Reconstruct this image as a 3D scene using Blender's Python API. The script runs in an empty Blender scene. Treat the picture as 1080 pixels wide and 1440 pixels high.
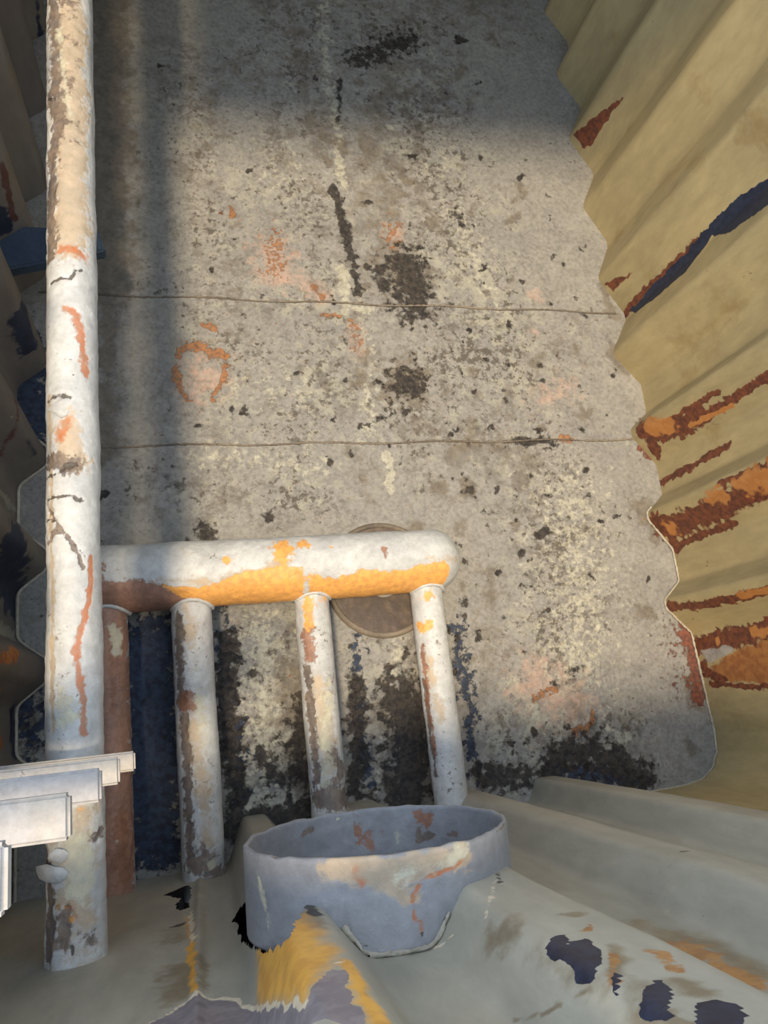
import bpy, bmesh, math, random
import numpy as np
from mathutils import Matrix, Vector

# ------------------------------------------------------------------ camera, sky, sun, exposure
F = 1080.0
H = 2.6                                            # camera height above the floor plate
nad = np.array([-250, 290, F]); nad /= np.linalg.norm(nad)      # down
ax = np.array([3900, -155, 1080.]); ax -= nad*(ax@nad); ax /= np.linalg.norm(ax)
ay = -np.cross(nad, ax)
S = bpy.context.scene
cam = bpy.data.objects.new('camera', bpy.data.cameras.new('camera'))
S.collection.objects.link(cam); S.camera = cam
right = Vector((ax[0], ay[0], -nad[0])); down = Vector((ax[1], ay[1], -nad[1])); fwd = Vector((ax[2], ay[2], -nad[2]))
M = Matrix.Identity(4)
for r in range(3):
    M[r][0] = right[r]; M[r][1] = -down[r]; M[r][2] = -fwd[r]
M[2][3] = H
cam.matrix_world = M
cam.data.sensor_fit = 'VERTICAL'; cam.data.sensor_height = 36; cam.data.lens = 27; cam.data.clip_start = .01

w = bpy.data.worlds.new('sky'); S.world = w; w.use_nodes = True
bg = w.node_tree.nodes['Background']; bg.inputs[0].default_value = (.68, .81, 1.0, 1); bg.inputs[1].default_value = 1.9
sun = bpy.data.objects.new('sun', bpy.data.lights.new('sun', 'SUN')); S.collection.objects.link(sun)
sun.data.energy = 4.2; sun.data.angle = math.radians(9); sun.data.color = (1.0, .80, .54)
sun.rotation_euler = Vector((.27, .15, -1.0)).to_track_quat('-Z', 'Y').to_euler()
S.view_settings.view_transform = 'Standard'; S.view_settings.look = 'None'; S.view_settings.gamma = 1
S.view_settings.use_curve_mapping = False
S.view_settings.exposure = -0.02

# ------------------------------------------------------------------ helpers
rng = np.random.default_rng(5); random.seed(5)

def ray(px, py):
    d = np.array([px-540, py-720, F]); return np.array([d@ax, d@ay, -(d@nad)])
def at(px, py, z=0.):
    d = ray(px, py); t = (z-H)/d[2]; return np.array([d[0]*t, d[1]*t, z])

def tag(o, label=None, cat=None, group=None, kind=None):
    if label: o['label'] = label
    if cat: o['category'] = cat
    if group: o['group'] = group
    if kind: o['kind'] = kind
    return o

def make(name, verts, faces, mat, parent=None, smooth=True, attrs=None):
    me = bpy.data.meshes.new(name)
    me.from_pydata([tuple(v) for v in verts] if not isinstance(verts, np.ndarray) else verts.tolist(), [],
                   faces.tolist() if isinstance(faces, np.ndarray) else faces)
    if smooth: me.polygons.foreach_set('use_smooth', [True]*len(me.polygons))
    me.materials.append(mat)
    for k, a in (attrs or {}).items():
        at_ = me.attributes.new(k, 'FLOAT', 'POINT'); at_.data.foreach_set('value', np.asarray(a, np.float32).ravel())
    me.update()
    o = bpy.data.objects.new(name, me); S.collection.objects.link(o)
    if parent is not None: o.parent = parent
    return o

def empty(name, loc, label, cat, group=None):
    o = bpy.data.objects.new(name, None); S.collection.objects.link(o); o.location = loc
    return tag(o, label, cat, group)

def vnoise(P, scale, seed=0):
    """smooth value noise of 3D points"""
    P = P*scale + seed*17.31
    i = np.floor(P).astype(np.int64); f = P-i; f = f*f*(3-2*f)
    def h(ix, iy, iz):
        n = (ix*374761393 + iy*668265263 + iz*2147483647 + seed*974634777) & 0xffffffff
        n = ((n ^ (n >> 13))*1274126177) & 0xffffffff
        return ((n ^ (n >> 16)) & 0xffff)/65535.
    out = 0
    for dx in (0, 1):
        for dy in (0, 1):
            for dz in (0, 1):
                wgt = (f[:, 0] if dx else 1-f[:, 0])*(f[:, 1] if dy else 1-f[:, 1])*(f[:, 2] if dz else 1-f[:, 2])
                out = out + wgt*h(i[:, 0]+dx, i[:, 1]+dy, i[:, 2]+dz)
    return out

# stains and painted shade: shapes given in a surface's own 2D coordinates (metres)
def seg_d(P, a, b, ra, rb):
    ab = b-a; L = (ab**2).sum()+1e-12
    t = np.clip(((P-a)@ab)/L, 0, 1)
    d = np.sqrt(((P-(a+t[:, None]*ab))**2).sum(1))
    return 1 - .5*d/np.maximum(ra+(rb-ra)*t, 1e-6)           # .5 on the rim
def poly_d(P, V, soft):
    inside = np.zeros(len(P), bool); dm = np.full(len(P), 1e9)
    for k in range(len(V)):
        a, b = V[k], V[(k+1) % len(V)]
        ab = b-a; L = (ab**2).sum()+1e-12
        t = np.clip(((P-a)@ab)/L, 0, 1)
        dm = np.minimum(dm, np.sqrt(((P-(a+t[:, None]*ab))**2).sum(1)))
        c = ((a[1] > P[:, 1]) != (b[1] > P[:, 1]))
        with np.errstate(divide='ignore', invalid='ignore'):
            xi = (b[0]-a[0])*(P[:, 1]-a[1])/(b[1]-a[1])+a[0]
        inside ^= c & (P[:, 0] < xi)
    return .5 + np.where(inside, dm, -dm)/(2*soft)
WARP = [.012]
def paint(P, shapes, to2, pxm):
    """shapes: ('s', [(x,y)..], r_px, strength) strokes / ('p', [(x,y)..], soft_px, strength) polygons;
    photo pixels are turned into points of the surface by to2, radii by pxm (metres per pixel)"""
    out = np.zeros(len(P))
    if not shapes: return out
    P3_ = np.column_stack([P, np.zeros(len(P))]); wv = WARP[0]
    wa = np.column_stack([vnoise(P3_, .35/wv, 31), vnoise(P3_, .35/wv, 32)])-.5; wb = np.column_stack([vnoise(P3_, 1.1/wv, 33), vnoise(P3_, 1.1/wv, 34)])-.5
    P = P + wa*wv*1.6 + wb*wv*.8
    thick = .55+.9*vnoise(P3_, .6/wv, 35)
    for sh in shapes:
        kind, pts, r = sh[:3]; st = sh[3] if len(sh) > 3 else 1.
        V = np.array([to2(*p[:2]) for p in pts], float)
        m_ = pxm(*pts[0][:2])
        pad = (r*2.2)*m_
        lo, hi = V.min(0)-pad, V.max(0)+pad
        sel = np.where(((P >= lo) & (P <= hi)).all(1))[0]
        if not len(sel): continue
        Q = P[sel]; v = np.full(len(Q), -9.)
        if kind == 's':
            if len(V) == 1: V = np.vstack([V, V+1e-5])
            for k in range(len(V)-1): v = np.maximum(v, 1-(1-seg_d(Q, V[k], V[k+1], r*m_, r*m_))/thick[sel])
        else:
            v = poly_d(Q, V, r*m_)
        out[sel] = np.maximum(out[sel], np.clip(v, 0, 1)*st)
    return out

# ------------------------------------------------------------------ materials
def mat_weathered(name, base, alt, layers, rough=.75, low=3., fine=45., speck=(.05, .04, .035), speck_amt=.0, speck_scale=70.,
                  bump=.25, mottles=(), streak=None, metallic=0., contrast=.35, blue=None):
    m = bpy.data.materials.new(name); m.use_nodes = True; nt = m.node_tree; N = nt.nodes; L = nt.links
    bs = N['Principled BSDF']; bs.inputs['Roughness'].default_value = rough; bs.inputs['Metallic'].default_value = metallic
    tc = N.new('ShaderNodeTexCoord'); co = tc.outputs['Object']
    if streak:
        mp = N.new('ShaderNodeMapping'); L.new(co, mp.inputs[0]); mp.inputs['Scale'].default_value = streak; cs = mp.outputs[0]
    else: cs = co
    def noise(sc, det=6, ro=.6, src=None, dist=0.):
        n = N.new('ShaderNodeTexNoise'); n.inputs['Scale'].default_value = sc; n.inputs['Detail'].default_value = det
        n.inputs['Roughness'].default_value = ro; n.inputs['Distortion'].default_value = dist
        L.new(src or co, n.inputs['Vector']); return n.outputs['Fac']
    def mr(v, a, b, c=0., d=1., smooth=True):
        n = N.new('ShaderNodeMapRange'); n.interpolation_type = 'SMOOTHSTEP' if smooth else 'LINEAR'
        L.new(v, n.inputs[0])
        for i, x in zip((1, 2, 3, 4), (a, b, c, d)): n.inputs[i].default_value = x
        return n.outputs[0]
    def math_(op, a, b):
        n = N.new('ShaderNodeMath'); n.operation = op
        for i, x in enumerate((a, b)):
            if isinstance(x, (int, float)): n.inputs[i].default_value = x
            else: L.new(x, n.inputs[i])
        return n.outputs[0]
    def mix(f, a, b, mode='MIX'):
        n = N.new('ShaderNodeMix'); n.data_type = 'RGBA'; n.blend_type = mode
        if isinstance(f, (int, float)): n.inputs[0].default_value = f
        else: L.new(f, n.inputs[0])
        for s, x in ((n.inputs[6], a), (n.inputs[7], b)):
            if isinstance(x, tuple): s.default_value = (*x, 1)
            else: L.new(x, s)
        return n.outputs[2]
    nl = noise(low, 5, .55, cs)
    nf = noise(fine, 6, .65, cs)
    nm = noise(low*4.5, 6, .7, cs, .4)
    col = mix(mr(nl, .35, .65), base, alt)
    g = mr(nf, .2, .8, 1-contrast, 1+contrast, False)
    cg = N.new('ShaderNodeCombineColor'); [L.new(g, cg.inputs[i]) for i in range(3)]
    col = mix(.8, col, cg.outputs[0], 'MULTIPLY')
    g2 = mr(nm, .25, .75, .78, 1.2, False)
    cg2 = N.new('ShaderNodeCombineColor'); [L.new(g2, cg2.inputs[i]) for i in range(3)]
    col = mix(.8, col, cg2.outputs[0], 'MULTIPLY')
    hgt = nf
    for (mc, ms, lo, hi, mo) in mottles:
        v = math_('ADD', noise(ms, 8, .7), math_('MULTIPLY', math_('SUBTRACT', noise(ms*.16, 3, .5), .5), .5))
        ms_ = N.new('ShaderNodeAttribute'); ms_.attribute_name = 'speck'
        gain = mr(ms_.outputs['Fac'], 0, .8, .22 if any(l[0] == 'speck' for l in layers) else 1, 1)
        col = mix(math_('MULTIPLY', math_('MULTIPLY', mr(v, lo, hi), mo), gain), col, mc)
    if speck_amt or any(l[0] == 'speck' for l in layers):
        sn = noise(speck_scale, 8, .72); clump = noise(speck_scale*.13, 4, .6)
        sa = N.new('ShaderNodeAttribute'); sa.attribute_name = 'speck'
        v = math_('ADD', sn, math_('MULTIPLY', sa.outputs['Fac'], .14))
        v = math_('ADD', v, math_('MULTIPLY', math_('SUBTRACT', clump, .5), .45))
        f_ = mr(v, .70-speck_amt*.2, .76-speck_amt*.2, 0, .85)
        col = mix(f_, col, speck)
    for (ch, c1, c2, nscale, namp, w_, op) in [l for l in layers if l[0] != 'speck']:
        a = N.new('ShaderNodeAttribute'); a.attribute_name = ch
        n_ = noise(nscale, 7, .7)
        v = math_('ADD', a.outputs['Fac'], math_('MULTIPLY', math_('SUBTRACT', n_, .5), namp*1.9))
        fac = math_('MULTIPLY', mr(v, .5-w_, .5+w_), op)
        cc = mix(mr(noise(nscale*1.7, 5, .6), .38, .62), c1, c2)
        cc = mix(.5, cc, cg.outputs[0], 'MULTIPLY')
        col = mix(fac, col, cc)
        hgt = math_('SUBTRACT', hgt, math_('MULTIPLY', fac, .5))
    L.new(col, bs.inputs['Base Color'])
    b = N.new('ShaderNodeBump'); b.inputs['Strength'].default_value = bump; b.inputs['Distance'].default_value = .006
    L.new(hgt, b.inputs['Height']); L.new(b.outputs[0], bs.inputs['Normal'])
    return m

RUST1, RUST2 = (.50, .20, .05), (.30, .10, .03)
ORG1, ORG2 = (.85, .42, .09), (.62, .25, .05)
MAR1, MAR2 = (.095, .022, .014), (.21, .055, .022)
DRK1, DRK2 = (.012, .011, .012), (.05, .04, .032)
DIRT_SHADE1, DIRT_SHADE2 = (.13, .11, .085), (.19, .16, .12)
NAVY1, NAVY2 = (.012, .018, .040), (.022, .032, .065)
PALE1, PALE2 = (.62, .60, .46), (.50, .48, .36)
MAUVE1, MAUVE2 = (.22, .19, .21), (.30, .26, .27)

M_floor = mat_weathered('floor_plate', (.285, .275, .25), (.25, .243, .228), [
    ('pale', PALE1, (.44, .42, .32), 30, 1.1, .14, .5),
    ('dirt_shade', DIRT_SHADE1, DIRT_SHADE2, 14, .9, .22, .8),
    ('pink', (.50, .33, .25), (.42, .34, .29), 20, .8, .25, .8),
    ('rust', (.36, .15, .045), (.22, .09, .035), 60, 1.6, .14, .85),
    ('maroon', MAR1, MAR2, 40, 1.2, .12, .9),
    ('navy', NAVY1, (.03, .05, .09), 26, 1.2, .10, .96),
    ('dark', DRK1, DRK2, 34, 1.3, .16, .95), ('speck',)], rough=.8, speck=(.085, .072, .058), speck_amt=.25, speck_scale=34, bump=.8, fine=60, contrast=.5, mottles=[((.40, .39, .31), 18, .52, .62, .6), ((.11, .09, .068), 12, .50, .64, .6), ((.08, .066, .055), 42, .55, .64, .6)])
M_wallr = mat_weathered('tan_paint', (.47, .37, .185), (.40, .32, .165), [
    ('dirt_shade', (.30, .20, .08), (.36, .26, .11), 9, .9, .3, .75),
    ('rust', (.42, .17, .045), (.30, .10, .03), 24, .6, .12, .95),
    ('maroon', MAR1, MAR2, 30, .5, .06, .96),
    ('orange', RUST1, (.55, .24, .07), 24, .5, .12, .95),
    ('mauve', (.34, .32, .30), (.45, .42, .38), 20, .6, .12, .9),
    ('navy', NAVY1, NAVY2, 30, .5, .05, 1.), ('speck',)], rough=.6, speck_amt=0., streak=(1, 1, .35), bump=.15, contrast=.18, low=2.2, fine=30)
M_walln = mat_weathered('cream_paint', (.46, .43, .34), (.34, .325, .265), [
    ('cream', (.60, .53, .42), (.50, .45, .36), 10, 1.1, .35, .85),
    ('dirt_shade', (.20, .14, .07), (.27, .20, .11), 12, .9, .3, .75),
    ('rust', (.50, .24, .07), (.36, .16, .05), 26, 1., .15, .9),
    ('orange', (.88, .46, .07), (.72, .34, .05), 14, .5, .3, .95),
    ('mauve', MAUVE1, MAUVE2, 20, .3, .05, .95),
    ('pale', (.85, .74, .55), (.75, .62, .44), 40, .3, .12, .9),
    ('navy', NAVY1, NAVY2, 30, .5, .05, 1.),
    ('dark', DRK1, DRK2, 24, .8, .15, .9), ('speck',)], rough=.45, speck_amt=0., streak=(1, 1, .35), bump=.15, contrast=.15, low=2.6, fine=30)
M_walll = mat_weathered('grey_paint', (.20, .18, .155), (.15, .135, .125), [
    ('maroon', MAR1, (.10, .04, .035), 20, .6, .1, .9),
    ('rust', RUST1, RUST2, 20, .6, .1, .9),
    ('pale', (.30, .30, .24), (.36, .35, .28), 20, .6, .1, .8),
    ('navy', NAVY1, NAVY2, 14, .5, .12, 1.), ('speck',)], rough=.6, streak=(1, 1, .35), bump=.15, contrast=.15, low=2.6, fine=30)
PIPEL = [('tan', (.52, .40, .27), (.42, .33, .22), 16, .9, .18, .85),
    ('bare', (.13, .10, .085), (.22, .165, .125), 26, .9, .10, .9),
    ('rust', (.36, .17, .10), (.26, .12, .07), 30, .9, .10, .9),
    ('orange', ORG1, (.70, .33, .08), 34, .9, .14, .95),
    ('red', (.50, .14, .03), (.42, .18, .08), 30, .7, .22, .85),
    ('pale', (.62, .60, .44), (.52, .50, .40), 20, 1.0, .15, .85),
    ('dark', (.05, .04, .035), (.10, .08, .06), 40, .6, .12, .9), ('speck',)]
M_pipe = mat_weathered('white_paint', (.58, .59, .58), (.49, .50, .50), PIPEL, rough=.5, speck_amt=.05, speck=(.16, .12, .1), speck_scale=70, bump=.4, contrast=.2, low=6, fine=55)
M_sleeve = mat_weathered('sleeve_paint', (.31, .315, .33), (.25, .255, .27), PIPEL, rough=.5, speck_amt=.0, speck=(.10, .09, .09), bump=.3, contrast=.15, low=6, fine=55)
M_step = mat_weathered('step_paint', (.40, .36, .30), (.35, .33, .32), PIPEL, rough=.5, bump=.35, contrast=.2, low=8, fine=90, mottles=[((.55, .30, .15), 22, .62, .72, .6), ((.60, .56, .46), 40, .5, .62, .5)])
M_blue = mat_weathered('blue_steel', (.035, .06, .10), (.05, .075, .11), [('rust', RUST1, RUST2, 20, .5, .1, .9)], rough=.5, bump=.2)
M_bead = mat_weathered('weld_bead', (.50, .47, .38), (.36, .32, .25), [], rough=.7, bump=.4, fine=90)
M_seam = mat_weathered('seam_bead', (.12, .10, .08), (.24, .20, .15), [], rough=.8, bump=.4, fine=90)
M_disc = mat_weathered('rusty_cover', (.17, .14, .12), (.09, .07, .06), [('pale', (.42, .40, .34), (.34, .33, .30), 26, .6, .12, .9), ('rust', (.10, .08, .07), (.15, .11, .08), 20, .6, .1, .9)], rough=.75, bump=.5)
M_out = mat_weathered('dark_backing', (.030, .034, .055), (.022, .025, .04), [], rough=.9)
M_unseen = mat_weathered('unseen_parts_paint', (.35, .31, .22), (.30, .27, .2), [], rough=.8)

# ------------------------------------------------------------------ floor
fx0, fx1, fy0, fy1, fd = -.70, 1.90, -.56, 3.62, .0078
nx, ny = int((fx1-fx0)/fd), int((fy1-fy0)/fd)
gx, gy = np.meshgrid(np.linspace(fx0, fx1, nx), np.linspace(fy0, fy1, ny), indexing='ij')
P2 = np.stack([gx.ravel(), gy.ravel()], 1)
tof = lambda x, y: at(x, y)[:2]
pmf = lambda x, y: 2.48/F
s_ = 's'; p_ = 'p'
dark = [(s_, [(505, 82), (545, 66), (575, 55)], 24, .8), (s_, [(645, 53)], 11), (s_, [(572, 372), (580, 405), (584, 425)], 36, .9), (s_, [(532, 380), (538, 400)], 16, .8),
    (s_, [(572, 538)], 32, .9), (s_, [(468, 262), (484, 310), (496, 365), (505, 412)], 7), (s_, [(505, 600), (575, 575)], 5, .6),
    (s_, [(660, 688)], 11, .8), (s_, [(290, 748)], 13), (s_, [(378, 724)], 8), (s_, [(345, 580)], 6), (s_, [(370, 415)], 6, .8),
    (s_, [(478, 110), (476, 170)], 5, .7), (s_, [(640, 300), (655, 318)], 8, .7), (s_, [(725, 618), (778, 624)], 8, .8),
    (s_, [(150, 695), (140, 699)], 6), (s_, [(768, 745), (760, 752)], 6), (s_, [(762, 515)], 7, .7), (s_, [(700, 690)], 4),
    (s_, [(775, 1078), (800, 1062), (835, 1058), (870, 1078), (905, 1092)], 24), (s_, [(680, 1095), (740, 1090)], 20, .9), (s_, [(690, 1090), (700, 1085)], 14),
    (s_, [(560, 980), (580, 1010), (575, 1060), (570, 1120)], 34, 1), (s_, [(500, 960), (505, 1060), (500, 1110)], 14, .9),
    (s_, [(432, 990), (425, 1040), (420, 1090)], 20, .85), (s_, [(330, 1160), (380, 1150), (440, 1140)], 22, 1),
    (s_, [(320, 900), (318, 980), (330, 1100), (345, 1180)], 16, .95), (s_, [(370, 1065), (390, 1095)], 18, .7), (s_, [(808, 942)], 8, .8), (s_, [(735, 780)], 5)]  # strokes between the legs mix black stains with painted-in shade
for _ in range(150):                                    # scattered pits of the worn plate
    x, y = rng.uniform(150, 900), rng.uniform(20, 1060)
    if rng.random() < .65: x = rng.normal(690, 110); y = rng.normal(620, 260)
    dark.append((s_, [(x, y), (x+rng.normal(0, 3), y+rng.normal(0, 3))], rng.uniform(2.5, 5.5), rng.uniform(.6, .95)))
navy = [(p_, [(166, 866), (254, 864), (262, 1190), (240, 1225), (170, 1225)], 34, .95), (s_, [(30, 940), (40, 1040)], 30, .62), (s_, [(640, 880), (660, 990), (670, 1100)], 16, .6),  # polygon and strokes by the legs: their shade painted into the floor
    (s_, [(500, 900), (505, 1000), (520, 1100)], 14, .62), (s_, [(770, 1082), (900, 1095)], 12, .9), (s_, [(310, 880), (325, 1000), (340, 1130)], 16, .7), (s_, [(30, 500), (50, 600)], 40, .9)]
dirt_shade = [(s_, [(300, -60), (700, 0)], 110, .52), (s_, [(300, 100), (620, 120)], 90, .44), (s_, [(155, -40), (152, 120), (150, 260), (150, 400)], 36, 1), (s_, [(150, 400), (150, 640)], 20, .75), (s_, [(560, 80), (520, 180), (530, 290)], 60, .55), (s_, [(415, 40), (430, 130), (460, 200)], 34, .6),  # wide strokes paint far floor dimmer; left strip mixes dirt and pipe shade
    (s_, [(560, 380)], 60, .75), (s_, [(575, 540)], 40, .95), (s_, [(690, 800), (680, 960)], 26, .5), (s_, [(910, 860)], 17), (s_, [(822, 580)], 13, .9), (s_, [(762, 510)], 26, .6),
    (s_, [(862, 492), (878, 512)], 17, .95), (s_, [(905, 715), (925, 745)], 20, .95), (s_, [(812, 992)], 20, .85), (s_, [(975, 1055)], 12, 1), (s_, [(977, 970), (980, 985)], 14, .95),
    (s_, [(380, 200), (440, 260)], 40, .45), (s_, [(300, 130), (290, 190)], 30, .5), (s_, [(660, 690)], 20, .8), (s_, [(600, 600), (740, 640)], 30, .5), (s_, [(848, 400), (868, 450)], 12, .8),
    (s_, [(500, 640), (520, 700)], 26, .5), (s_, [(560, 1010), (580, 1110)], 52, .8), (s_, [(410, 950), (430, 1090)], 34, .7), (s_, [(790, 1060)], 50, .7), (s_, [(870, 1070)], 40, .5)]
for _ in range(70):
    x, y = rng.normal(600, 190), rng.normal(420, 300)
    dirt_shade.append((s_, [(x, y), (x+rng.normal(0, 8), y+rng.normal(0, 8))], rng.uniform(6, 15), rng.uniform(.45, .9)))
pale = [(s_, [(450, -20), (462, 120), (474, 180)], 13, .62), (s_, [(474, 190), (482, 260)], 10, .75), (s_, [(482, 380), (488, 435)], 10, .9), (s_, [(500, 432), (525, 436)], 7, .9), (s_, [(545, 640), (548, 690)], 8, .85),
    (s_, [(510, 450), (520, 620)], 22, .5), (s_, [(800, 700), (820, 850), (790, 1000)], 80, .50), (s_, [(640, 300), (690, 420)], 50, .42), (s_, [(280, 640), (450, 660)], 30, .45),
    (s_, [(370, 900), (380, 1000), (370, 1090)], 46, .62), (s_, [(340, 1120), (420, 1130)], 20, .75), (s_, [(720, 960), (770, 1020)], 14, .75), (s_, [(880, 1040), (850, 1045)], 18, .7),
    (s_, [(620, 230)], 40, .45), (s_, [(400, 230)], 60, .4), (s_, [(548, 178)], 8, .8), (s_, [(530, 1110), (560, 900)], 14, .55), (s_, [(420, 560), (340, 540)], 50, .4)]
pink = [(s_, [(385, 355), (390, 380)], 34, .85), (s_, [(285, 530)], 42, .7), (s_, [(430, 400), (450, 415)], 18, .7), (s_, [(555, 330)], 22, .8), (s_, [(500, 460), (505, 490)], 13, .7),
    (s_, [(750, 960), (800, 990)], 45, .7), (s_, [(800, 540), (760, 560)], 36, .5), (s_, [(755, 415)], 12, .8), (s_, [(750, 465)], 9, .8)]
rustf = [(s_, [(385, 332), (392, 355), (384, 376)], 17, .52), (s_, [(376, 345), (398, 372)], 12, .5), (s_, [(250, 500), (262, 487), (285, 488), (315, 502)], 7),
    (s_, [(247, 518), (253, 545), (266, 562)], 5), (s_, [(318, 512), (308, 545), (298, 560)], 4), (s_, [(288, 457), (298, 458)], 6), (s_, [(555, 318), (552, 338)], 16, .53), (s_, [(440, 405), (455, 418)], 4),
    (s_, [(325, 295), (326, 304)], 4), (s_, [(498, 450), (505, 490)], 12, .45), (s_, [(450, 441), (480, 443)], 3, .9), (s_, [(810, 1030), (830, 1020), (832, 1005)], 5, .9), (s_, [(785, 968), (750, 985)], 4, .8), (s_, [(790, 616), (800, 616)], 4)]
maroon = [(s_, [(962, 880), (975, 920), (982, 980)], 13, .95), (s_, [(940, 880), (955, 960)], 24, .38), (s_, [(808, 195), (822, 203)], 10, .95), (s_, [(900, 600), (912, 640)], 9, .95), (s_, [(920, 735), (940, 760)], 10, .8), (s_, [(310, 300)], 3)]
speck = [(s_, [(760, 640), (790, 800), (780, 1000)], 75, 1.), (s_, [(620, 560), (680, 480)], 110, 1.), (s_, [(560, 60), (600, 200), (640, 380)], 90, 1.), (s_, [(400, 600), (440, 540), (420, 200), (420, 0)], 90, .8), (s_, [(380, 900), (390, 1080)], 60, 1.),
    (s_, [(270, 100), (300, 300), (330, 560)], 80, .65), (s_, [(720, 1040), (860, 1030)], 50, 1), (s_, [(190, 690), (450, 700)], 40, .8), (s_, [(30, 960), (40, 1050)], 30, 1), (s_, [(560, 900), (560, 1100)], 60, .8), (s_, [(780, 540), (800, 470)], 50, .6)]
FA = {k: paint(P2, v, tof, pmf) for k, v in dict(dark=dark, navy=navy, dirt_shade=dirt_shade, pale=pale, pink=pink, rust=rustf, maroon=maroon, speck=speck).items()}
P3 = np.stack([P2[:, 0], P2[:, 1], np.zeros(len(P2))], 1)
P3[:, 2] = (vnoise(P3, 3, 1)-1)*.006 + (vnoise(P3, 25, 2)-.5)*.0025 - .004*np.clip(FA['dark']-.4, 0, 1)
idx = np.arange(nx*ny).reshape(nx, ny)
FF = np.stack([idx[:-1, :-1], idx[1:, :-1], idx[1:, 1:], idx[:-1, 1:]], -1).reshape(-1, 4)
WARP[0] = .009
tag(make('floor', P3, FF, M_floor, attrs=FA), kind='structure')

# ------------------------------------------------------------------ corrugated walls (vertical sheets following a plan line)
def fillet(pts, r, n=5, radii=None):
    pts = [np.array(p, float) for p in pts]; out = [pts[0]]
    for i in range(1, len(pts)-1):
        a, b, c = pts[i-1], pts[i], pts[i+1]
        rr = (radii or {}).get(i, r)
        u = (a-b); v = (c-b); lu, lv = np.linalg.norm(u), np.linalg.norm(v); u /= lu; v /= lv
        d = min(rr, .45*lu, .45*lv)
        for t in np.linspace(0, 1, n+1):
            out.append((1-t)**2*(b+u*d) + 2*t*(1-t)*b + t*t*(b+v*d))
    out.append(pts[-1]); return np.array(out)
def resample(P, ds):
    seg = np.sqrt(((P[1:]-P[:-1])**2).sum(1)); s = np.concatenate([[0], np.cumsum(seg)])
    n = max(2, int(s[-1]/ds)); t = np.linspace(0, s[-1], n)
    return t, np.stack([np.interp(t, s, P[:, 0]), np.interp(t, s, P[:, 1])], 1)
class Sheet:
    def __init__(self, plan, ds=.009, ztop=2.4):
        self.s, self.p = resample(plan, ds); self.ztop = ztop; self.ds = ds
    def hit(self, px, py):                                 # photo pixel -> (arc length, height) on the sheet
        d = ray(px, py); best = None
        for i in range(len(self.p)-1):
            a, b = self.p[i], self.p[i+1]; e = b-a
            den = d[0]*e[1]-d[1]*e[0]
            if abs(den) < 1e-12: continue
            t = (a[0]*e[1]-a[1]*e[0])/den
            u = (a[0]*d[1]-a[1]*d[0])/den
            if t > 0 and -1e-6 <= u <= 1+1e-6 and (best is None or t < best[0]): best = (t, self.s[i]+u*np.linalg.norm(e))
        if best is None:                                   # outside the sheet's span: nearest end
            k = 0 if np.dot(self.p[0], d[:2]) > 0 else -1
            return np.array([self.s[k], H+d[2]*1.])
        return np.array([best[1], H+d[2]*best[0]])
    def pxm(self, px, py):
        h = self.hit(px, py); i = min(int(np.searchsorted(self.s, h[0])), len(self.p)-1)
        q = np.array([*self.p[i], h[1]-H]); return abs(q@np.array([right[0]*0+fwd[0], fwd[1], fwd[2]]))/F
    def build(self, name, mat, stains, holes=(), bumps=(), seed=3, dent=.004, dz=None, bore=None):
        dz = dz or self.ds*1.3
        zs = np.arange(-.02, self.ztop+dz, dz); ns, nz = len(self.s), len(zs)
        gs, gz = np.meshgrid(self.s, zs, indexing='ij'); P = np.stack([gs.ravel(), gz.ravel()], 1)
        tang = np.gradient(self.p, axis=0); tang /= np.linalg.norm(tang, axis=1)[:, None]
        nrm = np.stack([-tang[:, 1], tang[:, 0]], 1)       # left of the travel direction
        V = np.zeros((ns, nz, 3)); V[:, :, 0] = self.p[:, 0][:, None]; V[:, :, 1] = self.p[:, 1][:, None]; V[:, :, 2] = zs[None]
        flat = V.reshape(-1, 3)
        d = (vnoise(flat, 3.3, seed)-.5)*2*dent + (vnoise(flat, 14, seed+1)-.5)*dent*.5
        for (s0, wid, hh) in bumps: d = d + hh*np.exp(-((P[:, 0]-s0)/wid)**2)*(.7+.6*vnoise(flat, 30, 9))
        nn = np.repeat(nrm, nz, axis=0)
        flat[:, :2] += nn*d[:, None]
        A = {k: paint(P, v, self.hit, self.pxm) for k, v in stains.items()}
        idx = np.arange(ns*nz).reshape(ns, nz)
        Fc = np.stack([idx[:-1, :-1], idx[1:, :-1], idx[1:, 1:], idx[:-1, 1:]], -1).reshape(-1, 4)
        if bore is not None:                               # round cut-out where the sleeve passes through
            cx_, cz_, rr_ = bore; cen = flat[Fc].mean(1)
            Fc = Fc[~(((cen[:, 0]-cx_)**2+(cen[:, 2]-cz_)**2 < rr_**2) & (cen[:, 1] < -.2))]
        if holes:
            hm = paint(P, holes, self.hit, self.pxm) + (vnoise(flat, 60, 4)-.5)*.12
            g = hm.reshape(ns, nz); g0, g1 = np.gradient(g)
            k_ = (g-.5)/(g0**2+g1**2+1e-6); m0, m1 = -k_*g0, -k_*g1         # slide rim vertices onto the tear line (in cells)
            ok = (np.hypot(m0, m1) < .75) & (g > .02) & (g < .98)
            V2 = flat.reshape(ns, nz, 3); d0 = np.gradient(V2, axis=0); d1 = np.gradient(V2, axis=1)
            V2 += np.where(ok, m0, 0)[..., None]*d0 + np.where(ok, m1, 0)[..., None]*d1
            Fc = Fc[(hm[Fc].mean(1) < .5)]
        o = make(name, flat, Fc, mat, attrs=A); return tag(o, kind='structure')

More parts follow.
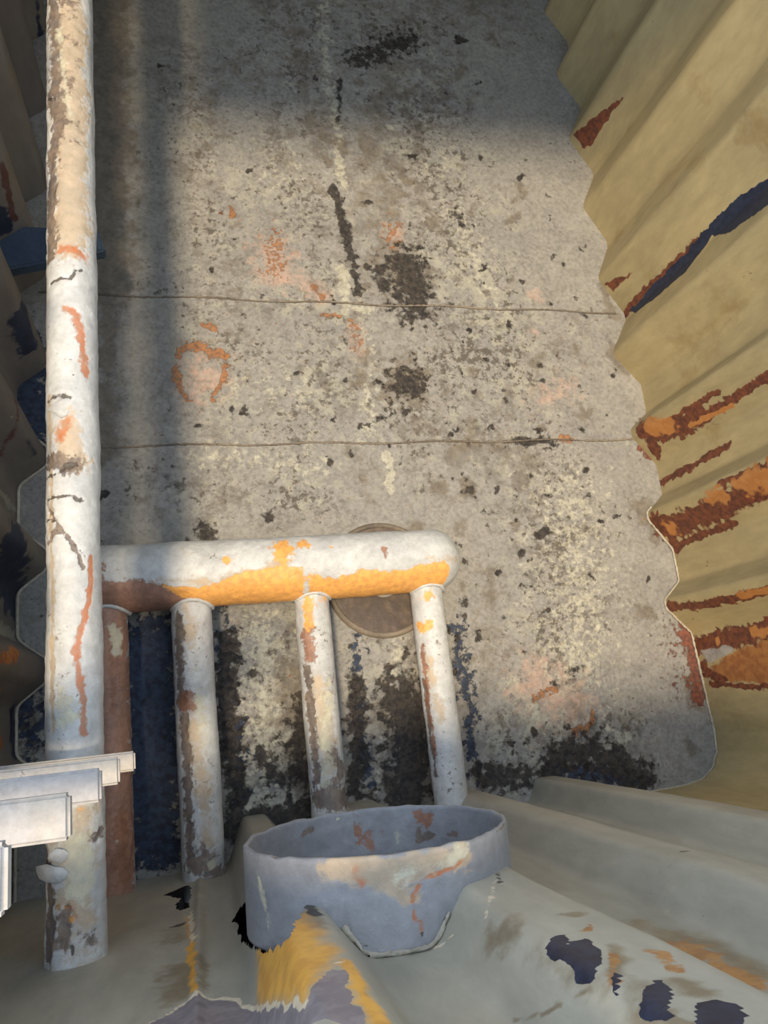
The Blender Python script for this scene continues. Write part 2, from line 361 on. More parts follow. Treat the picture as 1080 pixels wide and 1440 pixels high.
# near wall plan runs from the left corner to the right corner and on up the right wall
near = [(-.56, -.455), (-.02, -.44), (.045, -.44), (.095, -.31), (.165, -.31), (.23, -.392), (.335, -.392), (.40, -.31), (.515, -.31), (.58, -.39), (.72, -.39), (.78, -.32), (.86, -.32),
        (.92, -.386), (1.05, -.386), (1.09, -.315), (1.165, -.315), (1.23, -.40), (1.50, -.41)]
SN = Sheet(fillet(near, .015), .0062, 1.93)
rp = [(1.46, -.416), (1.82, -.402), (1.80, .12)]
y = .18
for k in range(10):
    yi = .236+.345*k
    xo = 1.79 if k < 3 else 1.745+.02*max(0, 4-k)
    xi = 1.712-.004*k
    rp += [(xi, yi-.014), (xi, yi+.018), (xo, yi+.085), (xo, yi+.21)] if k < 3 else [(xi-.008, yi-.008), (xi-.008, yi+.012), (xo+.014, yi+.155), (xo+.014, yi+.185)]
rp = [q for q in rp if q[1] < 3.45] + [(1.75, 3.58)]
SR = Sheet(fillet(rp, .010, 4, {1: .19}), .0070)
lp = [(-.50, 3.58)]
for k in range(9, -2, -1):
    yc = .196+.35*k
    lp += [(-.565, yc+.175+.075), (-.565, yc+.175-.075), (-.475, yc+.03), (-.475, yc-.03)]
lp = [q for q in lp if -.2 < q[1] < 3.5] + [(-.565, -.17), (-.565, -.455)]
SL = Sheet(fillet(lp, .02), .011, 1.35)

# stains of the right wall
stR = dict(
 maroon=[(p_, [(806, 190), (822, 207), (831, 205), (846, 180), (882, 130), (858, 150), (828, 170)], 5), (p_, [(847, 399), (863, 410), (888, 384), (868, 391)], 4),
   (s_, [(878, 442), (905, 412), (950, 370), (990, 333)], 5), (s_, [(903, 605), (915, 612), (950, 603), (990, 585)], 15), (s_, [(918, 620), (924, 638)], 9), (s_, [(940, 590), (975, 572), (1010, 550)], 4), (s_, [(955, 605), (1010, 575), (1080, 528)], 7),
   (s_, [(925, 680), (950, 668), (985, 648), (1025, 625)], 5), (s_, [(925, 738), (950, 742), (985, 725), (1040, 700), (1090, 665)], 17), (s_, [(955, 765), (990, 752), (1035, 735)], 5), (s_, [(945, 755), (948, 768)], 10),
   (s_, [(990, 730), (1040, 712), (1080, 697)], 4), (s_, [(1010, 680), (1080, 652)], 4), (s_, [(942, 853), (975, 853), (1030, 843), (1090, 828)], 7.5), (s_, [(982, 908), (1030, 897), (1090, 884)], 13), (s_, [(985, 935), (1000, 945)], 10, .8),
   (s_, [(1000, 962), (1090, 967)], 4), (s_, [(985, 948), (1020, 955)], 6, .8)],
 orange=[(s_, [(915, 600), (940, 598)], 14), (p_, [(938, 390), (958, 372), (966, 376), (945, 400)], 3), (s_, [(1000, 700), (1015, 697)], 13), (s_, [(1050, 680), (1085, 670)], 20), (s_, [(944, 744)], 11), (s_, [(970, 600), (1030, 570)], 4), (s_, [(1040, 838), (1085, 830)], 6), (s_, [(1010, 903)], 5), (s_, [(1060, 890), (1090, 888)], 8)],
 rust=[(p_, [(1000, 940), (1030, 915), (1090, 895), (1090, 962), (1020, 958)], 8), (s_, [(1050, 700), (1085, 690)], 8)],
 mauve=[(p_, [(983, 915), (1035, 908), (1020, 922), (995, 932)], 6)],
 navy=[(p_, [(1090, 244), (1040, 275), (1000, 312), (965, 355), (915, 405), (885, 438), (895, 440), (930, 412), (965, 382), (985, 355), (1000, 333), (1025, 327), (1050, 308), (1090, 282)], 4)],
 dirt_shade=[(s_, [(1060, 170), (1080, 190)], 22), (s_, [(1060, 200), (1045, 195)], 10, .9), (s_, [(1015, 430)], 34, .7), (s_, [(980, 110)], 26, .6), (s_, [(940, 250), (980, 230)], 26, .5), (s_, [(1000, 500), (960, 540)], 20, .55), (s_, [(920, 385)], 20, .6),
   (s_, [(1000, 610)], 22, .5), (s_, [(865, 50)], 9, .7), (s_, [(885, 180)], 9, .7), (s_, [(960, 480), (1000, 460)], 30, .5), (s_, [(1020, 1000)], 40, .45), (s_, [(870, 330)], 14, .6)],
 speck=[(s_, [(1020, 400), (980, 600), (1000, 1000)], 60, .3)])
SR.build('wall_right', M_wallr, stR, seed=11)
# stains of the near wall
spots = [(p_, [(771, 1335), (782, 1316), (797, 1315), (801, 1330), (818, 1323), (835, 1326), (838, 1352), (832, 1384), (812, 1383), (803, 1362), (790, 1356), (776, 1350)], 4),
   (p_, [(868, 1366), (876, 1372), (870, 1397), (860, 1392)], 3), (p_, [(897, 1398), (928, 1374), (948, 1402), (942, 1432), (925, 1440), (903, 1428)], 4), (p_, [(985, 1408), (1015, 1402), (1040, 1412), (1055, 1450), (970, 1450)], 4)]
hol = [
   (p_, [(360, 1250), (332, 1284), (330, 1297), (341, 1324), (360, 1338), (384, 1338), (404, 1320), (418, 1294), (428, 1270), (430, 1230)], 3),
   (p_, [(232, 1256), (262, 1243), (268, 1246), (267, 1276), (252, 1279), (246, 1270), (254, 1262), (240, 1260)], 3), (s_, [(826, 1312), (832, 1296)], 2)]
stN = dict(
 orange=[(p_, [(362, 1332), (382, 1318), (402, 1296), (425, 1288), (470, 1335), (462, 1355), (430, 1415), (360, 1412)], 26), (s_, [(488, 1352), (505, 1385), (530, 1425), (545, 1445)], 13, .95), (s_, [(269, 1330), (272, 1400)], 5, 1), (s_, [(262, 1290), (268, 1330)], 5, .6)],
 mauve=[(p_, [(203, 1445), (245, 1420), (280, 1402), (330, 1410), (400, 1416), (430, 1414), (442, 1382), (465, 1360), (484, 1362), (494, 1392), (520, 1450)], 3)],
 pale=[(s_, [(203, 1443), (245, 1418), (281, 1400), (330, 1407), (400, 1413), (430, 1411)], 3.5, 1), (s_, [(488, 1350), (470, 1356)], 3, .9), (s_, [(268, 1282), (270, 1330)], 5, .7), (s_, [(510, 1332), (580, 1332), (640, 1312)], 3, .8), (s_, [(700, 1235), (686, 1262), (680, 1290)], 4, .7)],
 dirt_shade=[(s_, [(245, 1310), (250, 1320)], 22, .7), (s_, [(255, 1360), (258, 1400)], 22, .9), (s_, [(285, 1350), (288, 1390)], 8, .8), (s_, [(430, 1280), (440, 1300)], 18, 1), (s_, [(690, 1320), (720, 1310)], 26, .8), (s_, [(750, 1340), (850, 1390)], 22, .55),
   (s_, [(900, 1300), (1000, 1330), (1080, 1370)], 26, .75), (s_, [(950, 1380), (990, 1395)], 20, .9), (s_, [(860, 1330), (868, 1368)], 14, .95), (s_, [(805, 1286)], 12, 1), (s_, [(720, 1430), (790, 1418), (835, 1392)], 3, .9), (s_, [(935, 1430), (960, 1445)], 14, 1), (s_, [(900, 1385), (915, 1440)], 28, .7)],
 rust=[(s_, [(960, 1330), (1010, 1360), (1060, 1385)], 20, .9), (s_, [(858, 1345), (865, 1380)], 9, .8), (s_, [(920, 1340), (950, 1360)], 14, .8), (s_, [(495, 1365), (520, 1410)], 6, .8), (s_, [(830, 1300), (826, 1312)], 4)],
 dark=[(s_, [(428, 1270), (445, 1285)], 9, .9), (s_, [(245, 1305), (258, 1300)], 9, .7), (s_, [(957, 1197)], 4), (s_, [(700, 1225), (705, 1245)], 4, .7)],
 navy=[(s_, [(340, 1175), (352, 1160)], 5, .6)]+spots,
 speck=[(s_, [(900, 1180), (1000, 1230)], 60, .2)])
sseam = SN.s[np.argmin(abs(SN.p[:, 0]+.037))]
SN.build('wall_near', M_walln, stN, holes=hol, bumps=[(sseam, .012, .010)], seed=21, dent=.004, bore=(.308, 1.032, .246))
stL = dict(
 navy=[(s_, [(0, 300), (5, 320)], 14), (s_, [(30, 440), (40, 490)], 20), (s_, [(20, 760), (10, 830), (40, 860), (52, 920)], 34, 1), (s_, [(15, 1000), (20, 1060)], 16, .9), (s_, [(40, 620), (50, 640)], 8, .6), (s_, [(50, 0), (58, 60)], 5, .8)],
 maroon=[(s_, [(2, 230), (20, 310)], 6, .9), (s_, [(60, 400), (55, 450)], 9, .7), (s_, [(0, 640), (20, 560)], 12, .6)],
 rust=[(s_, [(-4, 930), (25, 915)], 12, 1), (s_, [(0, 970), (2, 1050)], 7, .9)],
 pale=[(s_, [(0, 885), (22, 895)], 12, 1), (s_, [(12, 588), (18, 586)], 2, 1), (s_, [(0, 690), (30, 730)], 10, .6)],
 speck=[])
SL.build('wall_left', M_walll, stL, seed=31)

# far wall, unseen roof dimming the far part, added dark shell blocking outside light
def box_mesh(x0, x1, y0, y1, z0, z1, bev=.0, seg=2):
    bm = bmesh.new(); bmesh.ops.create_cube(bm, size=1)
    for v in bm.verts: v.co = Vector(((x0+x1)/2+v.co.x*(x1-x0), (y0+y1)/2+v.co.y*(y1-y0), (z0+z1)/2+v.co.z*(z1-z0)))
    if bev: bmesh.ops.bevel(bm, geom=bm.edges[:], offset=bev, segments=seg, affect='EDGES', profile=.6)
    return bm
def bm_obj(name, bm, mat, parent=None, smooth=False, attrs=None):
    me = bpy.data.meshes.new(name); bm.to_mesh(me); bm.free(); me.materials.append(mat)
    if smooth: me.polygons.foreach_set('use_smooth', [True]*len(me.polygons))
    o = bpy.data.objects.new(name, me); S.collection.objects.link(o)
    if parent is not None: o.parent = parent
    return o
SF = Sheet(fillet([(1.75, 3.58), (1.6, 3.58)]+[q for k in range(6) for q in [(1.5-.35*k, 3.50), (1.4-.35*k, 3.50), (1.33-.35*k, 3.58), (1.23-.35*k, 3.58)]]+[(-.50, 3.58)], .02), .02)
SF.build('wall_far', M_wallr, {}, seed=41)
tag(bm_obj('unseen_ceiling', box_mesh(-.70, 1.95, 1.85, 3.70, 2.41, 2.46), M_unseen), kind='structure')  # unseen slab, edge placed to dim the far floor
for nm, b in (('light_shell_right', (1.90, 1.93, -.62, 3.7, -.06, 2.41)), ('light_shell_left', (-.74, -.70, -.62, 3.7, -.06, 1.36)), ('light_shell_near', (-.70, 1.93, -.62, -.58, -.06, 1.94)), ('light_shell_far', (-.71, 1.93, 3.66, 3.7, -.06, 2.41)), ('light_shell_base', (-.74, 1.93, -.62, 3.7, -.09, -.05))):
    tag(bm_obj(nm, box_mesh(*b), M_out), kind='structure')  # added shell, keeps outside light from leaking past the sheets
# unseen strips closing the light gap between sheets and shell
tag(bm_obj('trim_1', box_mesh(-.70, 1.93, -.62, -.36, 1.93, 1.95), M_unseen), kind='structure')
tag(bm_obj('trim_2', box_mesh(1.74, 1.93, -.36, 1.85, 2.40, 2.42), M_unseen), kind='structure')
tag(bm_obj('trim_3', box_mesh(-.74, -.52, -.36, 3.66, 1.35, 1.37), M_unseen), kind='structure')

def tube(path, r, n=10, jitter=0., seed=1):
    path = np.array(path, float); V = []; Fc = []
    T = np.gradient(path, axis=0); T /= np.linalg.norm(T, axis=1)[:, None]
    for i, (p, t) in enumerate(zip(path, T)):
        u = np.cross(t, [0, 0, 1.]); u /= np.linalg.norm(u); v = np.cross(u, t)
        for k in range(n):
            a = 2*math.pi*k/n; V.append(p+r*(math.cos(a)*u+math.sin(a)*v))
    V = np.array(V)
    if jitter: V += (vnoise(V, 1.2/r, seed)[:, None]-.5)*jitter
    for i in range(len(path)-1):
        for k in range(n): Fc.append((i*n+k, i*n+(k+1) % n, (i+1)*n+(k+1) % n, (i+1)*n+k))
    Fc.append(tuple(range(n))); Fc.append(tuple(range((len(path)-1)*n, len(path)*n))[::-1])
    return V, Fc
for i, (a, b) in enumerate((((-.5, 1.50), (1.74, 1.458)), ((-.5, .928), (1.72, .900)))):
    xs = np.linspace(0, 1, 300); pth = np.stack([a[0]+(b[0]-a[0])*xs, a[1]+(b[1]-a[1])*xs+.004*np.sin(xs*31+i), np.full(300, -.0005)], 1)
    V, Fc = tube(pth, .0032, 8, .004)
    tag(make('trim_%d' % (4+i), V, Fc, M_seam), kind='structure')
pr = SR.p[(SR.p[:, 1] < .62)]
V, Fc = tube(np.column_stack([pr-np.array([.004, 0]), np.full(len(pr), .001)]), .0042, 8, .004)
tag(make('trim_6', V, Fc, M_bead), kind='structure')
pl = SL.p[SL.p[:, 1] < 1.0]
V, Fc = tube(np.column_stack([pl+np.array([.006, 0]), np.full(len(pl), .001)]), .005, 8, .003)
tag(make('trim_7', V, Fc, M_bead), kind='structure')

# ------------------------------------------------------------------ pipes
class Pipe:
    """straight pipe from A to B, surface coordinates (along, radius*angle); angle 0 is up"""
    def __init__(self, A, B, r):
        self.A, self.B, self.r = np.array(A, float), np.array(B, float), r
        d = self.B-self.A; self.L = np.linalg.norm(d); self.t = d/self.L
        up = np.array([0, 0, 1.]); self.v = up-self.t*(up@self.t); self.v /= np.linalg.norm(self.v); self.u = np.cross(self.t, self.v)
    def hit(self, px, py):
        d = ray(px, py); d = d/np.linalg.norm(d); o = np.array([0, 0, H])-self.A
        dp = d-self.t*(d@self.t); op = o-self.t*(o@self.t)
        a, b, c = dp@dp, 2*dp@op, op@op-self.r**2
        D = max(b*b-4*a*c, 0); t = (-b-math.sqrt(D))/(2*a)
        P = o+d*t; return np.array([P@self.t, self.r*math.atan2(P@self.u, P@self.v)])
    def pxm(self, px, py):
        h = self.hit(px, py); P = self.A+self.t*h[0]+self.r*self.v-np.array([0, 0, H])
        return abs(P@np.array(fwd))/F
    def build(self, name, mat, stains, parent=None, n=72, dl=.009, rough=.0015, capB=None, capA=None, seed=1, depth=.003, r2=None):
        prof = []                                          # (along, radius)
        if capA == 'round': prof += [(-self.r*math.cos(a), self.r*math.sin(a)) for a in np.linspace(.02, math.pi/2, 12)[:-1]]
        m_ = max(2, int(self.L/dl)); prof += [(x, self.r+((r2-self.r)*x/self.L if r2 else 0)) for x in np.linspace(0, self.L, m_)]
        if capB == 'round': prof += [(self.L+self.r*.92*math.cos(a), self.r*math.sin(a)) for a in np.linspace(math.pi/2, .02, 12)[1:]]
        prof = np.array(prof); ph = np.linspace(-math.pi, math.pi, n, endpoint=False)
        al, an = np.meshgrid(prof[:, 0], ph, indexing='ij'); rr = np.repeat(prof[:, 1], n)
        P = np.stack([al.ravel(), (self.r*an).ravel()], 1)
        A_ = {k: paint(P, v, self.hit, self.pxm) for k, v in stains.items()}
        base = self.A+al.ravel()[:, None]*self.t
        dirn = np.cos(an.ravel())[:, None]*self.v+np.sin(an.ravel())[:, None]*self.u
        W = base+dirn*rr[:, None]
        d = (vnoise(W, 12, seed)-.5)*2*rough + (vnoise(W, 55, seed+1)-.5)*rough
        for k in ('bare', 'dark'):
            if k in A_: d -= depth*np.clip((A_[k]-.4+(vnoise(W, 50, 7)-.5)*.6)*4, 0, 1)
        W = W+dirn*(d*np.minimum(1, rr/self.r))[:, None]
        R_ = len(prof); idx = np.arange(R_*n).reshape(R_, n); nx_ = np.roll(idx, -1, axis=1)
        Fc = np.stack([idx[:-1], nx_[:-1], nx_[1:], idx[1:]], -1).reshape(-1, 4).tolist()
        Fc.append(idx[0].tolist()); Fc.append(idx[-1][::-1].tolist())
        return make(name, W, Fc, mat, parent, attrs=A_)

WARP[0] = .004
# tall overhead pipe along the left side
# (metres: height .767 above the floor)
PL = Pipe((-.277, -.50, .767), (-.272, 3.56, .767), .059)
plr = empty('overhead_pipe', (0, 0, 0), 'long white pipe with flaking paint and orange rust cracks, running along the left side', 'pipe')
PL.build('pipe_body', M_pipe, dict(
 tan=[(s_, [(95, -30), (98, 60), (100, 160), (98, 260), (95, 340)], 24, 1), (s_, [(90, 600), (100, 640)], 22, .95), (s_, [(110, 1150), (110, 1340)], 44, .62), (s_, [(118, 1290), (90, 1260)], 20, .9), (s_, [(75, 1030), (70, 560)], 5, .8), (s_, [(115, 1130), (108, 1190)], 18, .7)],
 bare=[(s_, [(95, -40), (98, 200)], 34, .42), (s_, [(72, 0), (78, 60), (76, 130)], 16, .8), (s_, [(68, 140), (82, 170), (72, 210), (70, 300), (68, 360)], 12, .95), (s_, [(88, 130), (84, 160)], 10, .8), (s_, [(66, 648), (90, 652), (110, 650)], 12, 1), (s_, [(64, 745), (68, 765), (78, 748)], 6, .7), (s_, [(62, 1200), (68, 1260), (68, 1340)], 14, .9), (s_, [(95, 1280), (85, 1330)], 12, .75), (s_, [(135, 1180), (142, 1170)], 9, .8), (s_, [(128, 1320)], 14, .7), (s_, [(64, 700), (100, 760), (118, 800)], 3, .8)],
 pale=[(s_, [(110, 1180), (112, 1250)], 24, .8), (s_, [(80, 960), (95, 1010)], 14, .7), (s_, [(82, 40), (100, 180)], 8, .6)],
 red=[(s_, [(126, 782), (128, 820), (124, 850), (116, 880), (106, 915), (111, 950), (118, 985), (119, 1030)], 4, 1), (s_, [(92, 433), (108, 443), (114, 470), (118, 505), (121, 528)], 5.5, .95), (s_, [(86, 350), (98, 348), (118, 363)], 8, .8), (s_, [(84, 615), (95, 590)], 8, .8), (s_, [(84, 373)], 4, .7), (s_, [(100, 1265), (112, 1300)], 12, .45)],
 dark=[(s_, [(70, 400), (82, 391), (98, 392), (106, 381), (116, 380)], 2.6, .9), (s_, [(60, 673), (75, 668), (88, 661)], 2, .9), (s_, [(88, 658), (98, 654), (108, 652)], 4.5, .9), (s_, [(60, 707), (75, 699), (95, 697)], 1.8, .9), (s_, [(98, 698), (114, 704)], 3.2, .8), (s_, [(62, 733), (76, 731)], 1.8, .9), (s_, [(80, 744), (100, 762), (122, 785)], 1.8, .62), (s_, [(68, 565), (82, 556), (98, 558)], 3, .85), (s_, [(62, 140), (76, 138)], 3, .8), (s_, [(100, 528), (110, 524)], 1.6, .7), (s_, [(100, 1345), (100, 1330)], 3, .8)],
 orange=[(s_, [(80, 1270), (100, 1290)], 12, .45), (s_, [(115, 1140)], 10, .45)],
 speck=[(s_, [(80, 860), (85, 1040)], 24, .8), (s_, [(110, 930), (110, 1040)], 14, .5), (s_, [(80, 450), (100, 500)], 20, .4)]), plr, n=110, dl=.006, rough=.0022, seed=3, depth=.0035)
def flake(pts, pipe, lift, th, parent):
    """curled chip of paint standing off the pipe: outline in photo pixels laid on the pipe's skin"""
    bm = bmesh.new(); top = []; bot = []
    for (px, py, k) in pts:
        h = pipe.hit(px, py); an = h[1]/pipe.r
        dn = math.cos(an)*pipe.v+math.sin(an)*pipe.u; base = pipe.A+h[0]*pipe.t
        top.append(bm.verts.new(base+dn*(pipe.r+lift*k+th))); bot.append(bm.verts.new(base+dn*(pipe.r+lift*k-.001)))
    bm.faces.new(top); bm.faces.new(bot[::-1])
    for i in range(len(top)): bm.faces.new((top[i], bot[i], bot[(i+1) % len(top)], top[(i+1) % len(top)]))
    bmesh.ops.recalc_face_normals(bm, faces=bm.faces[:]); bmesh.ops.bevel(bm, geom=bm.edges[:], offset=.0006, segments=1, affect='EDGES')
    return bm_obj('paint_flake', bm, M_pipe, parent, smooth=True)
flake([(62, 1224, 1.5), (64, 1216, 1.7), (74, 1213, 1.4), (80, 1217, 1.0), (90, 1219, .5), (97, 1226, .05), (92, 1236, .05), (84, 1241, .2), (72, 1240, .7), (65, 1234, 1.2)], PL, .010, .002, plr)
flake([(74, 1206, 1.3), (77, 1198, 1.4), (84, 1192, 1.1), (92, 1194, .5), (98, 1200, .05), (94, 1208, .05), (87, 1214, .5), (82, 1210, .9)], PL, .009, .002, plr)
flake([(68, 577, 1.2), (76, 570, 1), (84, 562, .8), (98, 560, .2), (100, 574, .0), (94, 584, .1), (86, 588, .4), (78, 582, .8)], PL, .004, .001, plr)

# rack of pipes lying on the floor: header with four legs that run into the near wall
zc = .118
hA, hB = at(150, 814, zc), at(598, 790, zc)
hy = .5*(hA[1]+hB[1]); hr = .106
HD = Pipe((-.29, hy+.002, zc), (hB[0]+.02, hy-.002, zc), hr)
rack = empty('pipe_rack', (0, 0, 0), 'manifold of one thick white and orange cross pipe with four legs on the floor', 'pipe rack')
HD.build('cross_pipe', M_pipe, dict(
 orange=[(p_, [(225, 822), (290, 826), (335, 806), (400, 795), (425, 800), (426, 842), (370, 850), (300, 852), (250, 838)], 5, 1), (p_, [(432, 815), (450, 812), (470, 815), (510, 800), (560, 804), (590, 795), (625, 788), (634, 800), (612, 832), (590, 842), (520, 840), (435, 848)], 5, 1),
    (s_, [(397, 768), (396, 780)], 14, 1), (s_, [(428, 764)], 10, .95), (s_, [(318, 788)], 7, .9), (s_, [(467, 770)], 4, .8), (s_, [(440, 815), (450, 840)], 12, .75)],
 rust=[(p_, [(135, 818), (200, 815), (260, 832), (330, 852), (420, 852), (420, 880), (135, 885)], 8, 1), (s_, [(120, 790), (140, 830)], 20, .8), (s_, [(540, 770), (542, 780)], 4, .7), (s_, [(520, 765)], 4, .6)],  # lower left polygon: rust brown mixed with painted-in shade
 tan=[(s_, [(220, 815), (300, 820), (400, 792)], 9, .6), (s_, [(250, 770), (290, 785)], 10, .5), (s_, [(600, 785), (640, 785)], 10, .5)],
 speck=[(s_, [(250, 790), (350, 780)], 20, .3), (s_, [(490, 765), (560, 780)], 20, .3)]), rack, n=120, dl=.007, rough=.0025, capB='round', seed=5)
legs = [((at(150, 1000, zc)[0]+.008), None, .062), (at(283, 1130, zc)[0], None, .062), (at(460, 1090, zc)[0], None, .056), (at(628, 1060, zc)[0], None, .055)]
legst = [
 dict(rust=[(s_, [(160, 850), (165, 1260)], 40, 1)], bare=[(s_, [(172, 1150), (175, 1240)], 14, .8), (s_, [(160, 880), (160, 1000)], 8, .7)], pale=[(s_, [(158, 882), (165, 890), (164, 915)], 7, 1), (s_, [(165, 1185)], 5, .7)], speck=[(s_, [(160, 1100), (165, 1250)], 30, .8)]),
 dict(bare=[(s_, [(250, 870), (252, 950), (262, 1060), (266, 1190), (275, 1225)], 9, .9), (s_, [(270, 1210), (305, 1225)], 20, .8), (s_, [(285, 1195), (300, 1210)], 14, .6)], rust=[(s_, [(262, 980), (264, 992)], 12, 1)], tan=[(s_, [(272, 1010), (282, 1100), (290, 1180)], 16, .75), (s_, [(265, 860), (265, 900)], 14, .6)], pale=[(s_, [(300, 1215)], 7, 1), (s_, [(275, 930), (285, 1050)], 14, .5)], speck=[(s_, [(275, 900), (285, 1150)], 30, .8)]),
 dict(orange=[(s_, [(432, 845), (434, 878)], 8, 1), (s_, [(455, 842)], 14, .5)], rust=[(s_, [(432, 890), (436, 925)], 9, .95)], bare=[(s_, [(430, 940), (440, 1040), (446, 1100)], 7, .9), (s_, [(450, 1120), (490, 1120)], 20, 1), (s_, [(470, 1060), (480, 1090)], 12, .75)], tan=[(s_, [(445, 960), (455, 1030), (465, 1080)], 16, .8)], pale=[(s_, [(462, 960), (455, 1100)], 10, .65)], speck=[(s_, [(455, 900), (465, 1100)], 26, .8)]),
 dict(orange=[(s_, [(592, 882), (602, 880)], 7, 1), (s_, [(598, 838), (606, 836)], 8, .8)], rust=[(s_, [(594, 910), (604, 1000), (612, 1060)], 6, .7)], bare=[(s_, [(596, 960), (604, 1030), (612, 1090)], 5, .8)], tan=[(s_, [(605, 930), (620, 1010)], 14, .6)], speck=[(s_, [(615, 900), (635, 1100)], 26, .7)])]
for (lx, _, lr), st in zip(legs, legst):
    Pipe((lx, -.50, zc-.005), (lx-.004, hy-.03, zc-.005), lr).build('leg_pipe', M_pipe, st, rack, n=80, dl=.007, rough=.0022, seed=int(lx*100)+40)
    q = np.array([(lx+math.cos(a)*(lr+.001), hy-math.sqrt(max(hr**2-(lr*math.cos(a))**2, 0))*1.0 if False else hy-math.sqrt(max(hr**2-(lr*math.sin(a))**2, 1e-5)), zc-.005+math.sin(a)*(lr+.001)) for a in np.linspace(0, 2*math.pi, 40)])
    V, Fc = tube(q, .007, 8, .004, int(lx*50)+9)
    make('weld', V, Fc, M_pipe, rack)

# round sleeve through the near wall
c0 = np.array([.310, -.24, 1.0355]); ro, ri, ln = .253, .243, .152
nn = np.array([.0131, 1, .0207]); nn /= np.linalg.norm(nn)
SLV = Pipe(c0, c0-nn*ln, ro)
slv = empty('pipe_sleeve', (0, 0, 0), 'short wide round steel sleeve welded through the near wall above the rack legs', 'sleeve')
SLVo = SLV
def sleeve_shell():
    n = 160
    prof = [(0., ro-.003, 1), (.003, ro, 1)]+[(x, ro, 1) for x in np.linspace(.01, ln, 34)]
    inner = [(x, ri, 0) for x in np.linspace(ln, .004, 34)]+[(0., ri+.002, 0)]
    prof = np.array(prof+inner); ph = np.linspace(-math.pi, math.pi, n, endpoint=False)
    al, an = np.meshgrid(prof[:, 0], ph, indexing='ij')
    out_ = np.repeat(prof[:, 2], n) > .5
    P = np.stack([al.ravel(), (ro*an).ravel()], 1)
    def hit_in(px, py):                                      # far (inside) surface
        d = ray(px, py); d = d/np.linalg.norm(d); o = np.array([0, 0, H])-SLV.A
        dp = d-SLV.t*(d@SLV.t); op = o-SLV.t*(o@SLV.t); a, b, c = dp@dp, 2*dp@op, op@op-ri**2
        t = (-b+math.sqrt(max(b*b-4*a*c, 0)))/(2*a); Q = o+d*t; return np.array([Q@SLV.t, ro*math.atan2(Q@SLV.u, Q@SLV.v)])
    so = dict(tan=[(s_, [(470, 1222), (530, 1225), (610, 1212), (650, 1205)], 18, .95), (s_, [(530, 1245), (570, 1262)], 18, .7)], pale=[(s_, [(560, 1230), (640, 1210), (650, 1195)], 15, .65), (s_, [(365, 1230), (380, 1300)], 8, .5)],  # upper tan and pale strokes paint the sun's warm patch on the sleeve
      red=[(s_, [(648, 1208), (642, 1218), (615, 1230), (600, 1235), (587, 1248), (580, 1262), (582, 1285), (593, 1308)], 3.2, 1), (s_, [(500, 1225), (510, 1245)], 9, .6)], orange=[(s_, [(590, 1222)], 8, .45)],
      bare=[(s_, [(425, 1205), (360, 1203)], 2, .5), (s_, [(700, 1170), (712, 1160)], 3, .7)], dark=[(s_, [(594, 1217)], 3, .9), (s_, [(600, 1265)], 3, .7), (s_, [(595, 1312)], 4, .9), (s_, [(480, 1325), (520, 1330)], 4, .6)], speck=[(s_, [(560, 1290), (640, 1300)], 40, .5)])
    si = dict(rust=[(s_, [(590, 1145), (600, 1150)], 16, .8), (s_, [(500, 1160), (520, 1190)], 26, .6)], bare=[(s_, [(590, 1180), (605, 1175)], 9, 1), (s_, [(425, 1175), (440, 1165)], 7, .9), (s_, [(620, 1175), (640, 1172)], 6, .7), (s_, [(590, 1160), (586, 1180)], 5, .8)], pale=[(s_, [(475, 1153)], 3, 1), (s_, [(560, 1172), (560, 1185)], 8, .5)], speck=[(s_, [(600, 1170)], 40, .5)])
    A_ = {}
    for k in set(so) | set(si):
        A_[k] = np.where(out_, paint(P, so.get(k, []), SLV.hit, SLV.pxm), paint(P, si.get(k, []), hit_in, SLV.pxm))
    base = SLV.A+al.ravel()[:, None]*SLV.t; dirn = np.cos(an.ravel())[:, None]*SLV.v+np.sin(an.ravel())[:, None]*SLV.u
    W = base+dirn*np.repeat(prof[:, 1], n)[:, None]
    dd = (vnoise(base+dirn*ro, 7, 3)-.5)*.006 + (vnoise(W, 60, 4)-.5)*.0015
    rimj = np.where(al.ravel() < .02, (vnoise(dirn*ro+base, 45, 8)-.5)*.006, 0)
    W = W+dirn*dd[:, None]+SLV.t*rimj[:, None]
    R_ = len(prof); idx = np.arange(R_*n).reshape(R_, n); nx_ = np.roll(idx, -1, axis=1); i2 = np.roll(idx, -1, axis=0); n2 = np.roll(nx_, -1, axis=0)
    Fc = np.stack([idx, nx_, n2, i2], -1).reshape(-1, 4)
    return make('sleeve_shell', W, Fc, M_sleeve, slv, attrs=A_)
sleeve_shell()
# blanking plate deep inside the sleeve
bm = bmesh.new(); bmesh.ops.create_cone(bm, cap_ends=True, segments=64, radius1=ri, radius2=ri, depth=.01)
bm.transform(Matrix.Translation(Vector(c0-nn*(ln-.012))) @ Matrix.Rotation(math.pi/2, 4, 'X'))
bm_obj('blank_plate', bm, M_out, slv)
# weld between sleeve and recess of the wall (lower run of the joint seen from above)
wp = []
for a in np.linspace(-.35, .80, 60):
    dn = math.cos(a)*SLV.v+math.sin(a)*SLV.u; q = c0+dn*(ro+.001)
    wy = np.interp(q[0], SN.p[:, 0], SN.p[:, 1]); wp.append((q[0], wy+.003, q[2]))
wp = [p for p in wp if p[1] < -.345]
wp = np.array(sorted(wp, key=lambda p: p[0]))
if len(wp) > 3:
    V, Fc = tube(wp, .0035, 8, .008, 5); make('weld', V, Fc, M_bead, slv)

